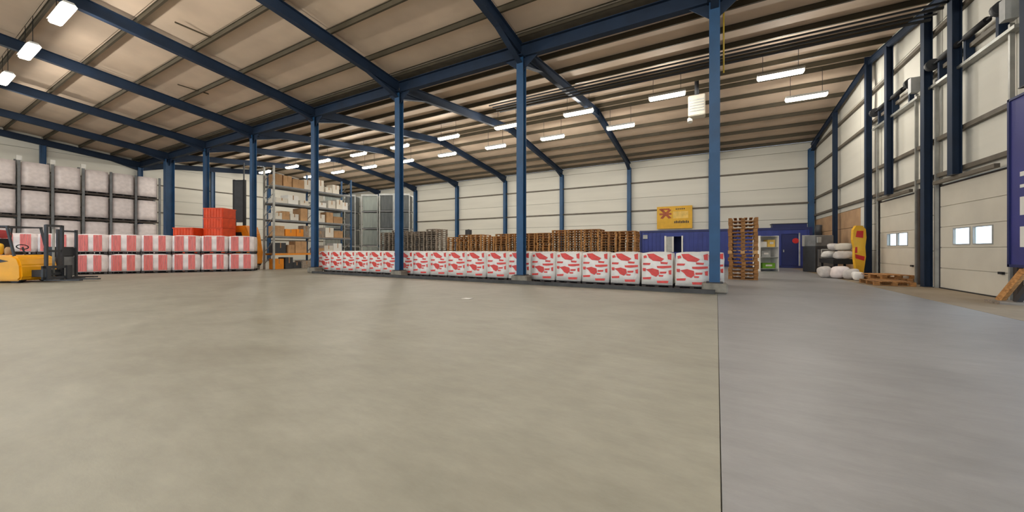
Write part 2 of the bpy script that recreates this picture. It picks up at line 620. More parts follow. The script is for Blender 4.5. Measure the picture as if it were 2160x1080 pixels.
# ------------------------------------------------------------------ dock doors (closed, with two windows each)
def dock_door(name, y0, y1, win):
    base = MB()
    base.box(RX - .005, RX + .02, y0 - .02, y1 + .02, 3.14, 3.2)
    d = struct(base.build(name, M['door_frame']))
    sz = 3.14 / 5
    x0, x1 = RX - .05, RX - .008
    for i in range(5):
        z0, z1 = i * sz + .008, (i + 1) * sz - .008
        if i == 2:
            wz0, wz1 = 1.36, 1.80
            s = MB()
            s.box(x0, x1, y0, y1, z0, wz0)
            s.box(x0, x1, y0, y1, wz1, z1)
            cuts = [y0] + [v for wn_ in win for v in wn_] + [y1]
            for k in range(0, len(cuts), 2):
                s.box(x0, x1, cuts[k], cuts[k + 1], wz0, wz1)
            s.box(x0 + .028, x1, y0, y1, i * sz, z0 + .01)
            s.box(x0 + .028, x1, y0, y1, z1 - .01, (i + 1) * sz)
            s.build('door_section', M['door'], d)
            for a, b in win:
                fr = MB()
                fr.box(x0 - .015, x0, a - .03, b + .03, wz0 - .03, wz0)
                fr.box(x0 - .015, x0, a - .03, b + .03, wz1, wz1 + .03)
                fr.box(x0 - .015, x0, a - .03, a, wz0, wz1)
                fr.box(x0 - .015, x0, b, b + .03, wz0, wz1)
                fo = fr.build('window_frame', M['lgrey'], d)
                MB().box(x0 + .015, x0 + .021, a, b, wz0, wz1).build('window_pane', M['glass'], fo)
        else:
            MB().box(x0, x1, y0, y1, z0, z1).box(x0 + .028, x1, y0, y1, i * sz, (i + 1) * sz).build('door_section', M['door'], d)
    MB().box(x0 - .03, x1, y0, y1, .0, .03).build('bottom_seal', M['black'], d)
    MB().cbox(x0 - .03, y0 + .35, .62, .05, .14, .06).build('handle', M['black'], d)
    # vertical lift tracks, shaft and springs
    for y in (y0 - .06, y1 + .06):
        MB().box(x0 - .10, x0 - .02, y - .03, y + .03, 0, 6.5).build('track', M['galv'], d)
    ym = (y0 + y1) / 2
    MB().tube((x0 - .18, y0 - .35, 6.95), (x0 - .18, y1 + .35, 6.95), .03).build('drive_shaft', M['dark'], d)
    for y in (y0 + .02, y1 - .02):
        MB().tube((x0 - .18, y - .07, 6.95), (x0 - .18, y + .07, 6.95), .17, 14).build('cable_drum', M['dark'], d)
    for y in (ym - .6, ym + .6):
        MB().tube((x0 - .18, y - .42, 6.95), (x0 - .18, y + .42, 6.95), .08, 12).build('torsion_spring', M['black'], d)
    MB().box(x0 - .16, x0 + .03, y0 - .35, y1 + .35, 6.28, 6.36).build('support_beam', M['galv'], d)
    for y in (ym, y0 + .25, y1 - .25):
        MB().box(x0 - .14, x0 + .03, y - .05, y + .05, 6.3, 7.05).build('bracket', M['steel_dark'], d)
    MB().cbox(x0 - .2, y0 - .28, 6.75, .22, .2, .5).build('motor_box', M['lgrey'], d)
    return d


dock_door('door_1', 17.5, 20.6, ((18.25, 19.0), (19.12, 19.9)))
dock_door('door_2', 13.1, 16.15, ((13.82, 14.55), (14.72, 15.45)))
# raised door curtains over the two open doorways
for n, (a, b) in (('door_3', (8.9, 11.9)), ('door_4', (3.4, 6.6))):
    d = struct(MB().box(RX - .005, RX + .02, a, b, 3.14, 3.2).build(n, M['door_frame']))
    for i in range(5):
        MB().box(RX - .05, RX - .008, a, b, 3.25 + i * .62, 3.25 + i * .62 + .6).build('door_section', M['door'], d)

# ------------------------------------------------------------------ lamps
lamp_n = [0]


def lamp_proto():
    t = thing('roof_lamp', 'x', 'lamp', (0, 0, 0), 0, 'strip lamps under the roof')
    h = MB()
    h.prism([(-.0, 0)] and [(-.8, .1), (.8, .1), (.8, .16), (-.8, .16)], -.1, .1)
    h.build('housing', M['lgrey'], t)
    r = MB()
    for s in (-1, 1):
        r.poly([(-.8, s * .1, .14), (.8, s * .1, .14), (.8, s * .17, .04), (-.8, s * .17, .04)])
        r.poly([(-.8, s * .105, .145), (.8, s * .105, .145), (.8, s * .175, .045), (-.8, s * .175, .045)])
    r.build('reflector', M['lgrey'], t)
    MB().box(-.78, .78, -.14, .14, -.06, .10).bevel(.03, 2).build('diffuser', M['tube'], t)  # glowing box enlarged to take in the glare around the lamp
    ld_ = bpy.data.lights.new('lamp_light', 'POINT')
    ld_.shadow_soft_size = .08
    ld_.energy = LAMP_POWER
    ld_.color = LAMP_COL
    lo_ = link('lamp_light', ld_, t, (0, 0, -.16))
    return t


LP = lamp_proto()


def place_lamp(x, y, z, label, group, up):
    t = LP if lamp_n[0] == 0 else copy_tree(LP)
    lamp_n[0] += 1
    t.location = (x, y, z)
    t['label'] = label
    t['group'] = group
    for s in (-.6, .6):
        MB().tube((s, 0, .15), (s, 0, up - z), .01, 6).build('hanger', M['dark'], t)
    return t


def hang(y):
    return roof_under(y) + zsheet - .05


rowA = [2.6 - 4.34 * k for k in range(10)]
for k, x in enumerate(rowA):
    place_lamp(x, 18.4, 8.42, '%s strip lamp from the right in the nearer row of the far hall' % ORD[k], 'strip lamps, nearer row', hang(18.4))
rowB = [4.06 - 4.32 * k for k in range(10) if k != 1]
for k, x in enumerate(rowB):
    place_lamp(x, 21.7, 8.42, '%s strip lamp from the right in the farther row of the far hall' % ORD[k], 'strip lamps, farther row', hang(21.7))
for k in range(-5, 4):
    x = -17.5 - 4.37 * k
    lab = {0: 'highest and nearest of the three strip lamps at upper left', 1: 'middle one of the three strip lamps at upper left',
           2: 'lowest of the three strip lamps at upper left, cut by the photo edge'}.get(
               k, '%s strip lamp from the right in the near hall row, above the view' % ORD[k + 5])
    place_lamp(x, 3.05, 8.42, lab, 'strip lamps of the near hall', hang(3.05))
for k in range(0, 8):  # unseen lamp row, added to light the near hall
    place_lamp(3.0 - 5.2 * k, -3.0, 8.42, '%s added strip lamp from the right in the row behind the camera' % ORD[k], 'added strip lamps behind the camera', hang(-3.0))

# ------------------------------------------------------------------ pipes, heater, cable under the roof
for k, (y, z, r) in enumerate(((15.0, 8.28, .035), (15.35, 8.3, .045), (15.7, 8.32, .035), (16.05, 8.34, .05))):
    o = MB().tube((-9.5, y, z), (RX - .3, y, z), r, 8).build('roof_pipe', M['dark'])
    tag(o, '%s thin dark pipe from the front under the right roof slope' % ORD[k], 'pipe', 'pipes under the roof')
t = thing('heater', 'white hanging heater box under the roof beside the right column', 'heater', (-.52, 20.0, 7.75))
b = MB().cbox(0, 0, .5, .75, .6, 1.0)
b.bevel(.03, 2)
b.build('casing', M['door'], t)
for i in range(5):
    MB().box(-.32, .32, -.33, -.3, .2 + i * .13, .26 + i * .13).build('louvre', M['lgrey'], t)
MB().tube((.0, 0, 1.0), (0, 0, hang(20.0) - 7.75), .1, 12).build('flue', M['dark'], t)
MB().tube((-.3, 0, -.04), (-.3, -.05, -.22), .12, 12).build('burner_cap', M['white'], t)
o = MB().tube((.36, VAL_Y + .05, 6.05), (.36, VAL_Y + .05, Z_E + .1), .022, 8).build('hanging_cable', M['cable_yellow'])
tag(o, 'thin yellow cable hanging down beside the right-hand column', 'cable')
for k, (x, y) in enumerate(((-16.5, 6.3), (-22.0, 8.2))):
    z_ = hang(y) + .0
    o = MB().box(x - .02, x + .02, y - .9, y + .3, z_ - .02, z_ + .02).build('roof_rod', M['purlin'])
    o.rotation_euler = (0, 0, 0)
    tag(o, ['thin dark bar on the roof underside, nearer one', 'thin dark bar on the roof underside, farther one'][k], 'bar', 'loose bars on the roof underside')

# ------------------------------------------------------------------ kerb along the valley line
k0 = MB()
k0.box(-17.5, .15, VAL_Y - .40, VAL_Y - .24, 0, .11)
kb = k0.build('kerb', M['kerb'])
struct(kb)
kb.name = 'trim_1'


# ------------------------------------------------------------------ printed white bales, long row
def soft_block(x0, x1, y0, y1, z0, z1, bev=.035, jit=.008, seed=1):
    b_ = MB().box(x0, x1, y0, y1, z0, z1)
    bmesh.ops.subdivide_edges(b_.bm, edges=b_.bm.edges[:], cuts=3, use_grid_fill=True)
    r_ = random.Random(seed)
    for v in b_.bm.verts:
        v.co += Vector((r_.uniform(-1, 1), 0, r_.uniform(-1, 1))) * jit
        if v.co.z > z1 - .03:
            ex = min(v.co.x - x0, x1 - v.co.x)
            if ex < .03:
                v.co.z -= bev
                v.co.x += bev * .6 * (1 if v.co.x < (x0 + x1) / 2 else -1)
    for f in b_.bm.faces:
        f.smooth = True
    return b_


BW, BH = .875, 1.0


def red_marks(y, flip=False):
    b_ = MB()

    def q(pts):
        b_.poly([((-BW / 2 + px * BW), y, .12 + BH * (1 - py)) for px, py in pts])
    q([(.18, .06), (.40, .05), (.56, .13), (.74, .21), (.64, .29), (.38, .27), (.24, .18)])
    q([(.84, .08), (.97, .05), (.97, .24), (.86, .22)])
    q([(.05, .34), (.30, .34), (.27, .40), (.04, .40)])
    q([(.50, .43), (.97, .41), (.97, .47), (.70, .50), (.52, .49)])
    q([(.14, .54), (.36, .50), (.56, .55), (.58, .67), (.48, .76), (.34, .71), (.26, .62)])
    q([(.88, .56), (.97, .54), (.97, .68), (.89, .67)])
    q([(.56, .70), (.72, .70), (.70, .75), (.57, .75)])
    q([(.03, .79), (.32, .77), (.30, .84), (.04, .85)])
    q([(.50, .88), (.88, .87), (.86, .94), (.52, .95)])
    q([(.62, .30), (.86, .31), (.84, .37), (.63, .36)])
    q([(.03, .50), (.14, .50), (.13, .60), (.04, .59)])
    q([(.06, .12), (.15, .10), (.18, .17), (.07, .20)])
    q([(.60, .60), (.82, .59), (.80, .65), (.61, .66)])
    return b_


def pallet_base(wx, wy):
    p_ = MB()
    for i in (-1, 0, 1):
        for j in (-1, 0, 1):
            p_.cbox(i * (wx / 2 - .06), j * (wy / 2 - .06), .045, .11, .11, .09)
    for j in (-1, 0, 1):
        p_.cbox(0, j * (wy / 2 - .06), .011, wx, .1, .022)
    p_.cbox(0, 0, .105, wx, wy, .03)
    return p_


block_me = soft_block(-BW / 2, BW / 2, -.5, .5, .12, .12 + BH).mesh('block', M['film'])
mark_me = red_marks(-.515).mesh('red_print', M['red_print'])
base_me = pallet_base(.885, 1.0).mesh('pallet', M['pallet_dark'])


def bale(x, y, label, group, rz=0.):
    t_ = thing('printed_bale', label, 'bale', (x, y, 0), rz, group)
    link('block', block_me, t_)
    link('red_print', mark_me, t_)
    link('pallet', base_me, t_)
    return t_


px_ = -.43
for k in range(19):
    x = px_ - .955 * k + random.uniform(-.012, .012)
    lab = 'white bale with red print at the right end of the long row' if k == 0 else \
        '%s red-printed white bale from the right end of the long row' % ORD[k]
    # keep clear of the columns and plinths by standing behind them
    bale(x, 12.28 + random.uniform(-.03, .03), lab, 'red-printed bales in the long row', random.uniform(-.008, .008))
bale(0.0, 13.95, 'red-printed white bale peeping out behind the right-hand column', 'red-printed bales in the long row')

# side print of the end bale, seen from the aisle
# ------------------------------------------------------------------ striped bales, double-stacked row at left
SW = 1.10


def striped_parts(seed):
    blk = soft_block(-SW / 2, SW / 2, -.5, .5, .12, .96, .03, .008, seed).mesh('block', M['film_pink'])
    s_ = MB()
    r_ = random.Random(seed)
    for a, b in ((.08, .36), (.58, .84)):
        u = a
        while u < b:
            w_ = r_.uniform(.03, .07)
            s_.poly([(-SW / 2 + u * SW, -.515, .15), (-SW / 2 + (u + w_) * SW, -.515, .15),
                     (-SW / 2 + (u + w_) * SW, -.515, .92), (-SW / 2 + u * SW, -.515, .92)])
            u += w_ + r_.uniform(.002, .012)
    return blk, s_.mesh('pink_stripes', M['pink_print'])


sp = [striped_parts(i) for i in range(3)]
base2 = pallet_base(1.12, 1.0).mesh('pallet', M['pallet_dark'])
P0, P1 = Vector((-26.2, 4.9)), Vector((-22.15, 10.6))
dv = (P1 - P0).normalized()
ang = math.atan2(dv.y, dv.x)
for k in range(-2, 6):
    c = P0 + dv * (.6 + 1.17 * k)
    c += Vector((-dv.y, dv.x)) * .5
    for lev in (0, 1):
        blk, st = sp[(k + lev) % 3]
        t = thing('striped_bale', '%s pink-striped bale from the left, %s layer of the double row' % (ORD[k + 2], ('lower', 'upper')[lev]),
                  'bale', (c.x, c.y, lev * .97), ang, 'pink-striped bales')
        link('block', blk, t)
        link('pink_stripes', st, t)
        link('pallet', base2, t)

# ------------------------------------------------------------------ wooden pallets
def pallet_mesh(wx=1.0, wy=1.2):
    p_ = MB()
    for i in range(5):
        p_.cbox(0, -wy / 2 + .06 + i * (wy - .12) / 4, .133, wx, .11, .022)
    for i in (-1, 0, 1):
        p_.cbox(i * (wx / 2 - .06), 0, .111, .1, wy, .022)
        p_.cbox(i * (wx / 2 - .06), 0, .011, .1, wy, .022)
        for j in (-1, 0, 1):
            p_.cbox(i * (wx / 2 - .06), j * (wy / 2 - .06), .061, .1, .1, .078)
    return p_


brown_me = pallet_mesh(.88, 1.2).mesh('wooden_pallet', M['wood'])
grey_me = pallet_mesh(.95, 1.2).mesh('wooden_pallet', M['wood_grey'])
LEVN = ['bottom'] + ORD[1:]


def stack(me, x, y, n, lab, group, rz=0., jit=.015):
    for i in range(n):
        o_ = link('wooden_pallet', me, None, (x + random.uniform(-jit, jit), y + random.uniform(-jit, jit), i * .1445), rz + random.uniform(-.015, .015))
        tag(o_, '%s pallet from the floor in %s' % (ORD[i] if i else 'bottom', lab), 'pallet', group)


for k in range(13):
    x = -3.75 - .955 * k
    n = 15 + (1 if k in (2, 3, 4) else 0) - (1 if k in (9, 12) else 0)
    stack(brown_me, x, 20.0 + random.uniform(-.06, .06), n, 'the %s brown stack from the right' % ORD[k], 'brown pallets stacked behind the printed bales')
for k in range(5):
    stack(grey_me, -16.75 - 1.12 * k, 19.6 + random.uniform(-.06, .06), 17 + (k in (0, 3)), 'the %s grey stack from the right' % ORD[k],
          'weathered grey pallets')
# tall stack beside the aisle: pallets with their boards as parts
tb = MB().cbox(0, 0, 0, .11, 1.2, .022).mesh('deck_board', M['wood'])
bb = MB().cbox(0, 0, 0, 1.0, .1, .022).mesh('bottom_board', M['wood'])
bk = MB().cbox(0, 0, 0, .14, .12, .1).mesh('block', M['wood'])
tb2 = tb.copy(); tb2.materials[0] = M['wood_light']
bk2 = bk.copy(); bk2.materials[0] = M['wood_light']


def full_pallet(loc, rz, label, group, light=False):
    t_ = thing('wooden_pallet', label, 'pallet', loc, rz, group)
    for i in range(6):
        link('deck_board', tb2 if light else tb, t_, (-.445 + i * .178, 0, .133))
    for j in (-1, 0, 1):
        link('bottom_board', bb, t_, (0, j * .55, .011))
        for i in (-1, 0, 1):
            link('block', bk2 if light else bk, t_, (i * .43, j * .55, .072))
    return t_


for i in range(17):
    full_pallet((1.24 + random.uniform(-.02, .02), 17.5 + random.uniform(-.02, .02), i * .1445), -.07 + random.uniform(-.012, .012),
                '%s pallet from the floor in the tall stack beside the aisle' % (ORD[i] if i else 'bottom'),
                'pallets of the tall stack beside the aisle', i == 7)
# flat pallets lying before the far dock door
for k, (y, rz) in enumerate(((19.42, .05), (18.12, -.06), (16.86, .03))):
    full_pallet((5.72 if y > 17 else 5.3, y, 0), rz, '%s wooden pallet from the left lying below the far dock door' % ORD[k], 'pallets lying below the far dock door')
full_pallet((5.7, 18.2, .146), .3, 'wooden pallet on top of the others below the far dock door', 'pallets lying below the far dock door')

# ------------------------------------------------------------------ tall racks of wrapped packs at far left
RXF = -39.0
t = thing('pallet_rack', 'tall grey rack holding pale wrapped packs along the left', 'rack', (RXF, 0, 0))
ups = [3.7, 5.05, 6.41, 7.77, 9.12, 10.45, 11.82]
for y in ups:
    for dx in (-1.1, 0):
        MB().box(dx - .05, dx + .05, y - .06, y + .06, 0, 6.95 if y > 9 else 7.15).build('upright', M['grey'], t)
    if y < 9:
        MB().cbox(0.02, y, 7.1, .12, .22, .3).build('upright_cap', M['white'], t)
for i in range(len(ups) - 1):
    for z in (1.55, 3.42, 5.28):
        for dx in (-1.1, 0):
            MB().box(dx - .03, dx + .03, ups[i] + .06, ups[i + 1] - .06, z - .13, z - .02).build('beam', M['door_frame'], t)
pk = soft_block(-.56, .56, -.5, .5, .12, 1.66, .02, .006, 5).mesh('wrap', M['film_pink'])
pb = pallet_base(1.1, 1.0).mesh('pallet', M['pallet_dark'])
for i in range(len(ups) - 1):
    for lev, z in enumerate((-.02 + .02, 1.535, 3.405, 5.265)):
        o = thing('wrapped_pack', 'pale wrapped pack, %s rack bay from the left, %s' % (ORD[i], ('on the floor', 'second level', 'third level', 'top level')[lev]),
                  'pack', (RXF - .56, (ups[i] + ups[i + 1]) / 2, z), PI / 2, 'pale wrapped packs in the tall rack')
        c1 = link('wrap', pk, o)
        if lev == 0:
            c1.scale = (1, 1, .8)
        link('pallet', pb, o)
# ------------------------------------------------------------------ forklift at left edge
c, s = math.cos(YAW), math.sin(YAW)


def cam_pt(px, zc):
    xc = (px - 1080) / F_PX * zc
    return (c * xc - s * zc, s * xc + c * zc)


FX, FY = cam_pt(85, 13.3)
t = thing('forklift', 'yellow forklift truck cut off by the left edge of the photo', 'forklift', (FX, FY, 0), YAW + .05)
# local x forward; front of chassis at x=0
pr = [(-1.95, .14), (-1.98, .75), (-1.8, .98), (-.35, 1.0), (-.12, .9), (-.02, .62), (0, .18), (-.1, .07), (-1.8, .07)]
b = MB().prism(pr, -.55, .55)
b.bevel(.05, 2)
b.build('body', M['yellow'], t)
b = MB().prism([(-1.85, .82), (-1.6, .86), (-.75, .86), (-.42, .78), (-.75, .72), (-1.7, .74)], -.565, -.545)
b.build('side_vent', M['dark'], t)
for x in (-.28, -1.6):
    for y in (-.4, .4):
        wheel = MB().tube((x, y - .09, .24), (x, y + .09, .24), .24, 20).build('wheel', M['black'], t)
        MB().tube((x, y - .1, .24), (x, y + .1, .24), .12, 12).build('hub', M['yellow'], wheel)
b = MB().box(-1.35, -.85, -.25, .25, 1.0, 1.12).box(-1.42, -1.3, -.25, .25, 1.1, 1.6)
b.bevel(.03, 2)
b.build('seat', M['black'], t)
for y in (-.48, .48):
    MB().bar((-.3, y, .95), (-.55, y, 2.02), .05, .06).build('front_pillar', M['dark'], t)
    MB().bar((-1.75, y, .95), (-1.6, y, 2.02), .05, .06).build('rear_pillar', M['dark'], t)
g_ = MB()
g_.box(-1.65, -.5, -.5, -.45, 2.0, 2.05).box(-1.65, -.5, .45, .5, 2.0, 2.05)
for i in range(7):
    g_.box(-1.65 + i * .185, -1.62 + i * .185, -.46, .46, 2.0, 2.04)
g_.build('overhead_guard', M['dark'], t)
MB().tube((-.5, 0, .95), (-.62, 0, 1.28), .025, 8).build('steering_column', M['dark'], t)
b = MB()
n = 16
for i in range(n):
    a0, a1 = 2 * PI * i / n, 2 * PI * (i + 1) / n
    b.tube((-.62 - .03 * math.sin(a0), .17 * math.cos(a0), 1.29 + .165 * math.sin(a0) * .5), (-.62 - .03 * math.sin(a1), .17 * math.cos(a1), 1.29 + .165 * math.sin(a1) * .5), .016, 6)
b.build('steering_wheel', M['black'], t)
for y in (-.24, .24):
    MB().box(.44, .53, y - .03, y + .03, .05, 2.1).build('mast_rail', M['dark'], t)
for z in (.25, 1.1, 2.03):
    MB().box(.45, .51, -.24, .24, z, z + .08).build('mast_crossbar', M['dark'], t)
MB().box(0, .42, -.25, .25, .2, .45).build('mast_mount', M['dark'], t)
MB().tube((.46, .0, .15), (.46, 0, 1.95), .035, 10).build('lift_cylinder', M['galv'], t)
MB().box(.56, .62, -.45, .45, .1, .2).box(.56, .62, -.45, .45, .5, .6).box(.56, .62, -.45, -.38, .1, .6).box(.56, .62, .38, .45, .1, .6).build('fork_carriage', M['dark'], t)
for y in (-.3, .3):
    MB().box(.62, 1.75, y - .06, y + .06, .06, .1).box(.62, .67, y - .06, y + .06, .06, .6).build('fork', M['dark'], t)
# things on the forklift: red jacket, green bag, yellow bag
FR = Matrix.Rotation(YAW + .05, 4, 'Z')


def fl_loc(x, y, z):
    v = FR @ Vector((x, y, z))
    return (FX + v.x, FY + v.y, z)


def blob(name, m, r, loc, label, cat, sc=(1, 1, 1), seed=0, parts=None, group=None, rz=0., squash=True):
    bm_ = bmesh.new()
    bmesh.ops.create_icosphere(bm_, subdivisions=3, radius=1)
    r_ = random.Random(seed)
    ph = [(Vector((r_.uniform(-1, 1), r_.uniform(-1, 1), r_.uniform(-1, 1))) * 3.2, r_.uniform(0, 6)) for _ in range(5)]
    for v in bm_.verts:
        q_ = v.co.copy()
        k_ = 1 + sum(math.sin(q_.dot(d_) + p_) for d_, p_ in ph) * .055
        # pillow: push towards a box
        e_ = .68
        v.co = Vector([math.copysign(abs(a_) ** e_, a_) for a_ in q_]) * k_ * r
        v.co = Vector((v.co.x * sc[0], v.co.y * sc[1], v.co.z * sc[2]))
    zmin = min(v.co.z for v in bm_.verts)
    for v in bm_.verts:
        v.co.z -= zmin
    for f in bm_.faces:
        f.smooth = True
    me_ = bpy.data.meshes.new(name)
    bm_.to_mesh(me_)
    bm_.free()
    me_.materials.append(m)
    o_ = link(name, me_, None, loc, rz)
    tag(o_, label, cat, group)
    return o_


blob('green_bag', M['green'], .13, fl_loc(-1.24, -.34, 1.03), 'bright green bag on the yellow forklift body', 'bag', (1, .8, 1.2), 1)
blob('yellow_bag', M['sign_yellow'], .13, fl_loc(-.92, -.38, 1.0), 'yellow bag beside the green bag on the forklift', 'bag', (1, .7, 1.5), 2)
blob('orange_bag', M['carton'], .12, fl_loc(-.62, -.38, 1.0), 'orange-brown bag beside the yellow bag on the forklift', 'bag', (1, .7, 1.2), 3)
blob('red_jacket', M['vest'], .17, fl_loc(-1.37, 0, 1.61), 'dull red jacket hung over the forklift seat back', 'jacket', (.5, 1.4, .8), 4)

# hand pallet truck in front of the striped bales
HX, HY = cam_pt(122, 14.6)
t = thing('stacker_truck', 'small dark stacker with thin mast before the striped bales', 'stacker', (HX, HY, 0), YAW)
for y in (-.3, .3):
    MB().box(.34, .42, y - .03, y + .03, .03, 2.0).build('mast_rail', M['dark'], t)
b = MB().box(-.15, .3, -.36, .36, .9, 1.3)
b.bevel(.04, 2)
b.build('control_box', M['dark'], t)
b = MB().box(-.12, .3, -.34, .34, .12, .9)
b.bevel(.03, 1)
b.build('body', M['grey'], t)
MB().box(.36, .40, -.3, .3, 1.9, 1.97).build('mast_crossbar', M['dark'], t)
for y in (-.22, .22):
    MB().box(.42, 1.3, y - .07, y + .07, .05, .1).build('fork', M['dark'], t)
    MB().tube((0, y - .04, .09), (0, y + .04, .09), .09, 14).build('wheel', M['black'], t)
MB().bar((-.1, 0, 1.0), (-.45, 0, 1.35), .04, .04).build('tiller', M['black'], t)

# ------------------------------------------------------------------ red crates and orange truck behind
crate = MB()
crate.box(-.6, .6, -.5, .5, 0, .03)
for a_ in (-1, 1):
    crate.box(-.6, .6, a_ * .5 - .02, a_ * .5 + .02, 0, .62)
    crate.box(a_ * .6 - .02, a_ * .6 + .02, -.5, .5, 0, .62)
    for i in range(7):
        crate.box(-.56 + i * .18, -.52 + i * .18, a_ * .53 - .01, a_ * .53 + .01, .04, .6)
    crate.box(-.62, .62, a_ * .53 - .02, a_ * .53 + .02, .56, .62)
crate_me = crate.mesh('plastic_crate', M['crate_red'])
for (px, zc, n, nm) in ((402, 22.4, 4, 'the lower left stack'), (464, 23.0, 6, 'the higher right stack')):
    x, y = cam_pt(px, zc)
    for i in range(n):
        tag(link('plastic_crate', crate_me, None, (x, y, i * .635), YAW + random.uniform(-.03, .03)),
            'orange-red crate, %s from the floor in %s' % (ORD[i], nm), 'crate', 'orange-red crates behind the striped bales')
TX, TY = cam_pt(508, 24.6)
t = thing('reach_truck', 'orange truck with a tall black mast behind the striped bales', 'forklift', (TX, TY, 0), YAW)
b = MB().prism([(-1.1, .2), (-1.15, 1.2), (-.9, 2.75), (.75, 2.8), (.95, 2.2), (1.1, 1.0), (1.1, .2)], -.6, .6)
b.bevel(.06, 2)
b.build('body', M['orange'], t)
b = MB().prism([(-.8, 1.5), (-.7, 2.3), (.5, 2.35), (.7, 1.55)], -.64, -.61)
b.build('cab_window', M['black'], t)
for x in (-.6, .7):
    for y in (-.55, .55):
        MB().tube((x, y - .1, .28), (x, y + .1, .28), .28, 18).build('wheel', M['black'], t)
for x in (-1.0, -.3):
    MB().box(x - .07, x + .07, .66, .82, .1, 6.1).build('mast_rail', M['black'], t)
for z in (.6, 2.2, 3.6, 5.0, 6.0):
    MB().box(-1.0, -.3, .68, .76, z - .08, z + .08).build('mast_crossbar', M['black'], t)
MB().box(-.96, -.34, .64, .70, 3.1, 6.0).build('mast_guard', M['dark'], t)
MB().box(-.36, -.3, .70, .76, 6.08, 7.3).build('mast_pole', M['dark'], t)

# ------------------------------------------------------------------ mixed goods shelving beyond the columns
SX = -22.7
t = thing('goods_rack', 'tall rack crowded with mixed cartons behind the third bay', 'rack', (SX, 0, 0))
sy = [11.95, 14.6, 17.2]
for y in sy:
    for dx in (-1.05, 0):
        MB().box(dx - .04, dx + .04, y - .05, y + .05, 0, 6.2).build('upright', M['galv'] if y < 12 else M['steel_blue'], t)
    for k in range(8):
        z = .3 + k * .72
        MB().bar((-1.05, y, z), (0, y, z + .7), .03, .03, up=(0, 1, 0)).build('brace', M['galv'], t)
levels = (.95, 2.0, 3.0, 4.0, 5.05)
for i in range(2):
    for z in levels:
        for dx in (-1.05, 0):
            MB().box(dx - .03, dx + .03, sy[i] + .05, sy[i + 1] - .05, z - .1, z).build('beam', M['orange'] if z < 1.5 else M['grey'], t)
        MB().box(-1.03, -.02, sy[i] + .06, sy[i + 1] - .06, z, z + .02).build('shelf_board', M['carton'] if z < 3 else M['lgrey'], t)
rr = random.Random(12)
LVN = ['floor', 'lowest shelf', 'second shelf', 'third shelf', 'fourth shelf', 'top shelf']
matsel = ['carton', 'carton_white', 'carton', 'dark', 'carton_white', 'orange', 'wood_grey', 'white']
cname = {'carton': 'brown', 'carton_white': 'off-white', 'dark': 'dark grey', 'orange': 'orange', 'wood_grey': 'greyish', 'white': 'white'}
for i in range(2):
    for li, z in enumerate((0,) + levels):
        y = sy[i] + .16
        idx = 0
        top = ((levels + (6.15,))[li]) - z
        while y < sy[i + 1] - .45:
            wy = rr.uniform(.36, .72)
            if y + wy > sy[i + 1] - .1:
                break
            hz = min(top - .2, rr.uniform(.3, .8))
            pool = ['carton_white', 'white', 'carton_white', 'carton'] if li >= 3 else matsel
            mn = rr.choice(pool)
            dx = rr.uniform(.6, .9)
            zz = z + (.021 if li else 0)
            o = MB().box(-dx / 2, dx / 2, -wy / 2, wy / 2, 0, hz).bevel(.008, 1)
            o = o.build('carton', M[mn], None, (SX - .52, y + wy / 2, zz), rr.uniform(-.03, .03))
            MB().box(-dx / 2 - .001, dx / 2 + .002, -.03, .03, hz * .5, hz + .002).build('tape', M['carton'], o)
            tag(o, '%s carton, %s in the %s rack bay, %s' % (cname[mn], LVN[li], ('nearer', 'farther')[i], ORD[idx] + ' along'),
                'box', 'cartons in the crowded rack')
            idx += 1
            y += wy + rr.uniform(.02, .1)

# ------------------------------------------------------------------ tall grey wrapped stillage stacks
for k, (px, zc, wd_) in enumerate(((709, 31.0, 1.5), (744, 31.2, .9), (785, 31.0, 1.35), (820, 30.6, 1.15), (852, 30.6, 1.25))):
    x, y = cam_pt(px, zc)
    t = thing('wrapped_stillage', 'tall grey-green wrapped stack, %s from the left below the far roof' % ORD[k], 'stack', (x, y, 0), YAW, 'tall grey wrapped stacks')
    for i in range(4):
        b = MB().box(-wd_ / 2 + .05, wd_ / 2 - .05, -.5, .5, i * 1.45 + .12, i * 1.45 + 1.4)
        b.bevel(.03, 1)
        b.build('wrapped_load', M['darkwrap' if k in (1, 4) or (k == 3 and i > 1) else 'greywrap'], t)
        MB().box(-wd_ / 2, wd_ / 2, -.55, .55, i * 1.45, i * 1.45 + .1).build('tray', M['grey'], t)
    for a_ in (-1, 1):
        for b_ in (-1, 1):
            MB().cbox(a_ * (wd_ / 2), b_ * .55, 2.93, .07, .07, 5.86).build('corner_post', M['lgrey'], t)
    MB().box(-wd_ / 2, wd_ / 2, -.57, -.53, 5.72, 5.86).box(-wd_ / 2, wd_ / 2, .53, .57, 5.72, 5.86).build('top_rail', M['lgrey'], t)

# ------------------------------------------------------------------ blue site containers with openings
CY = 29.0


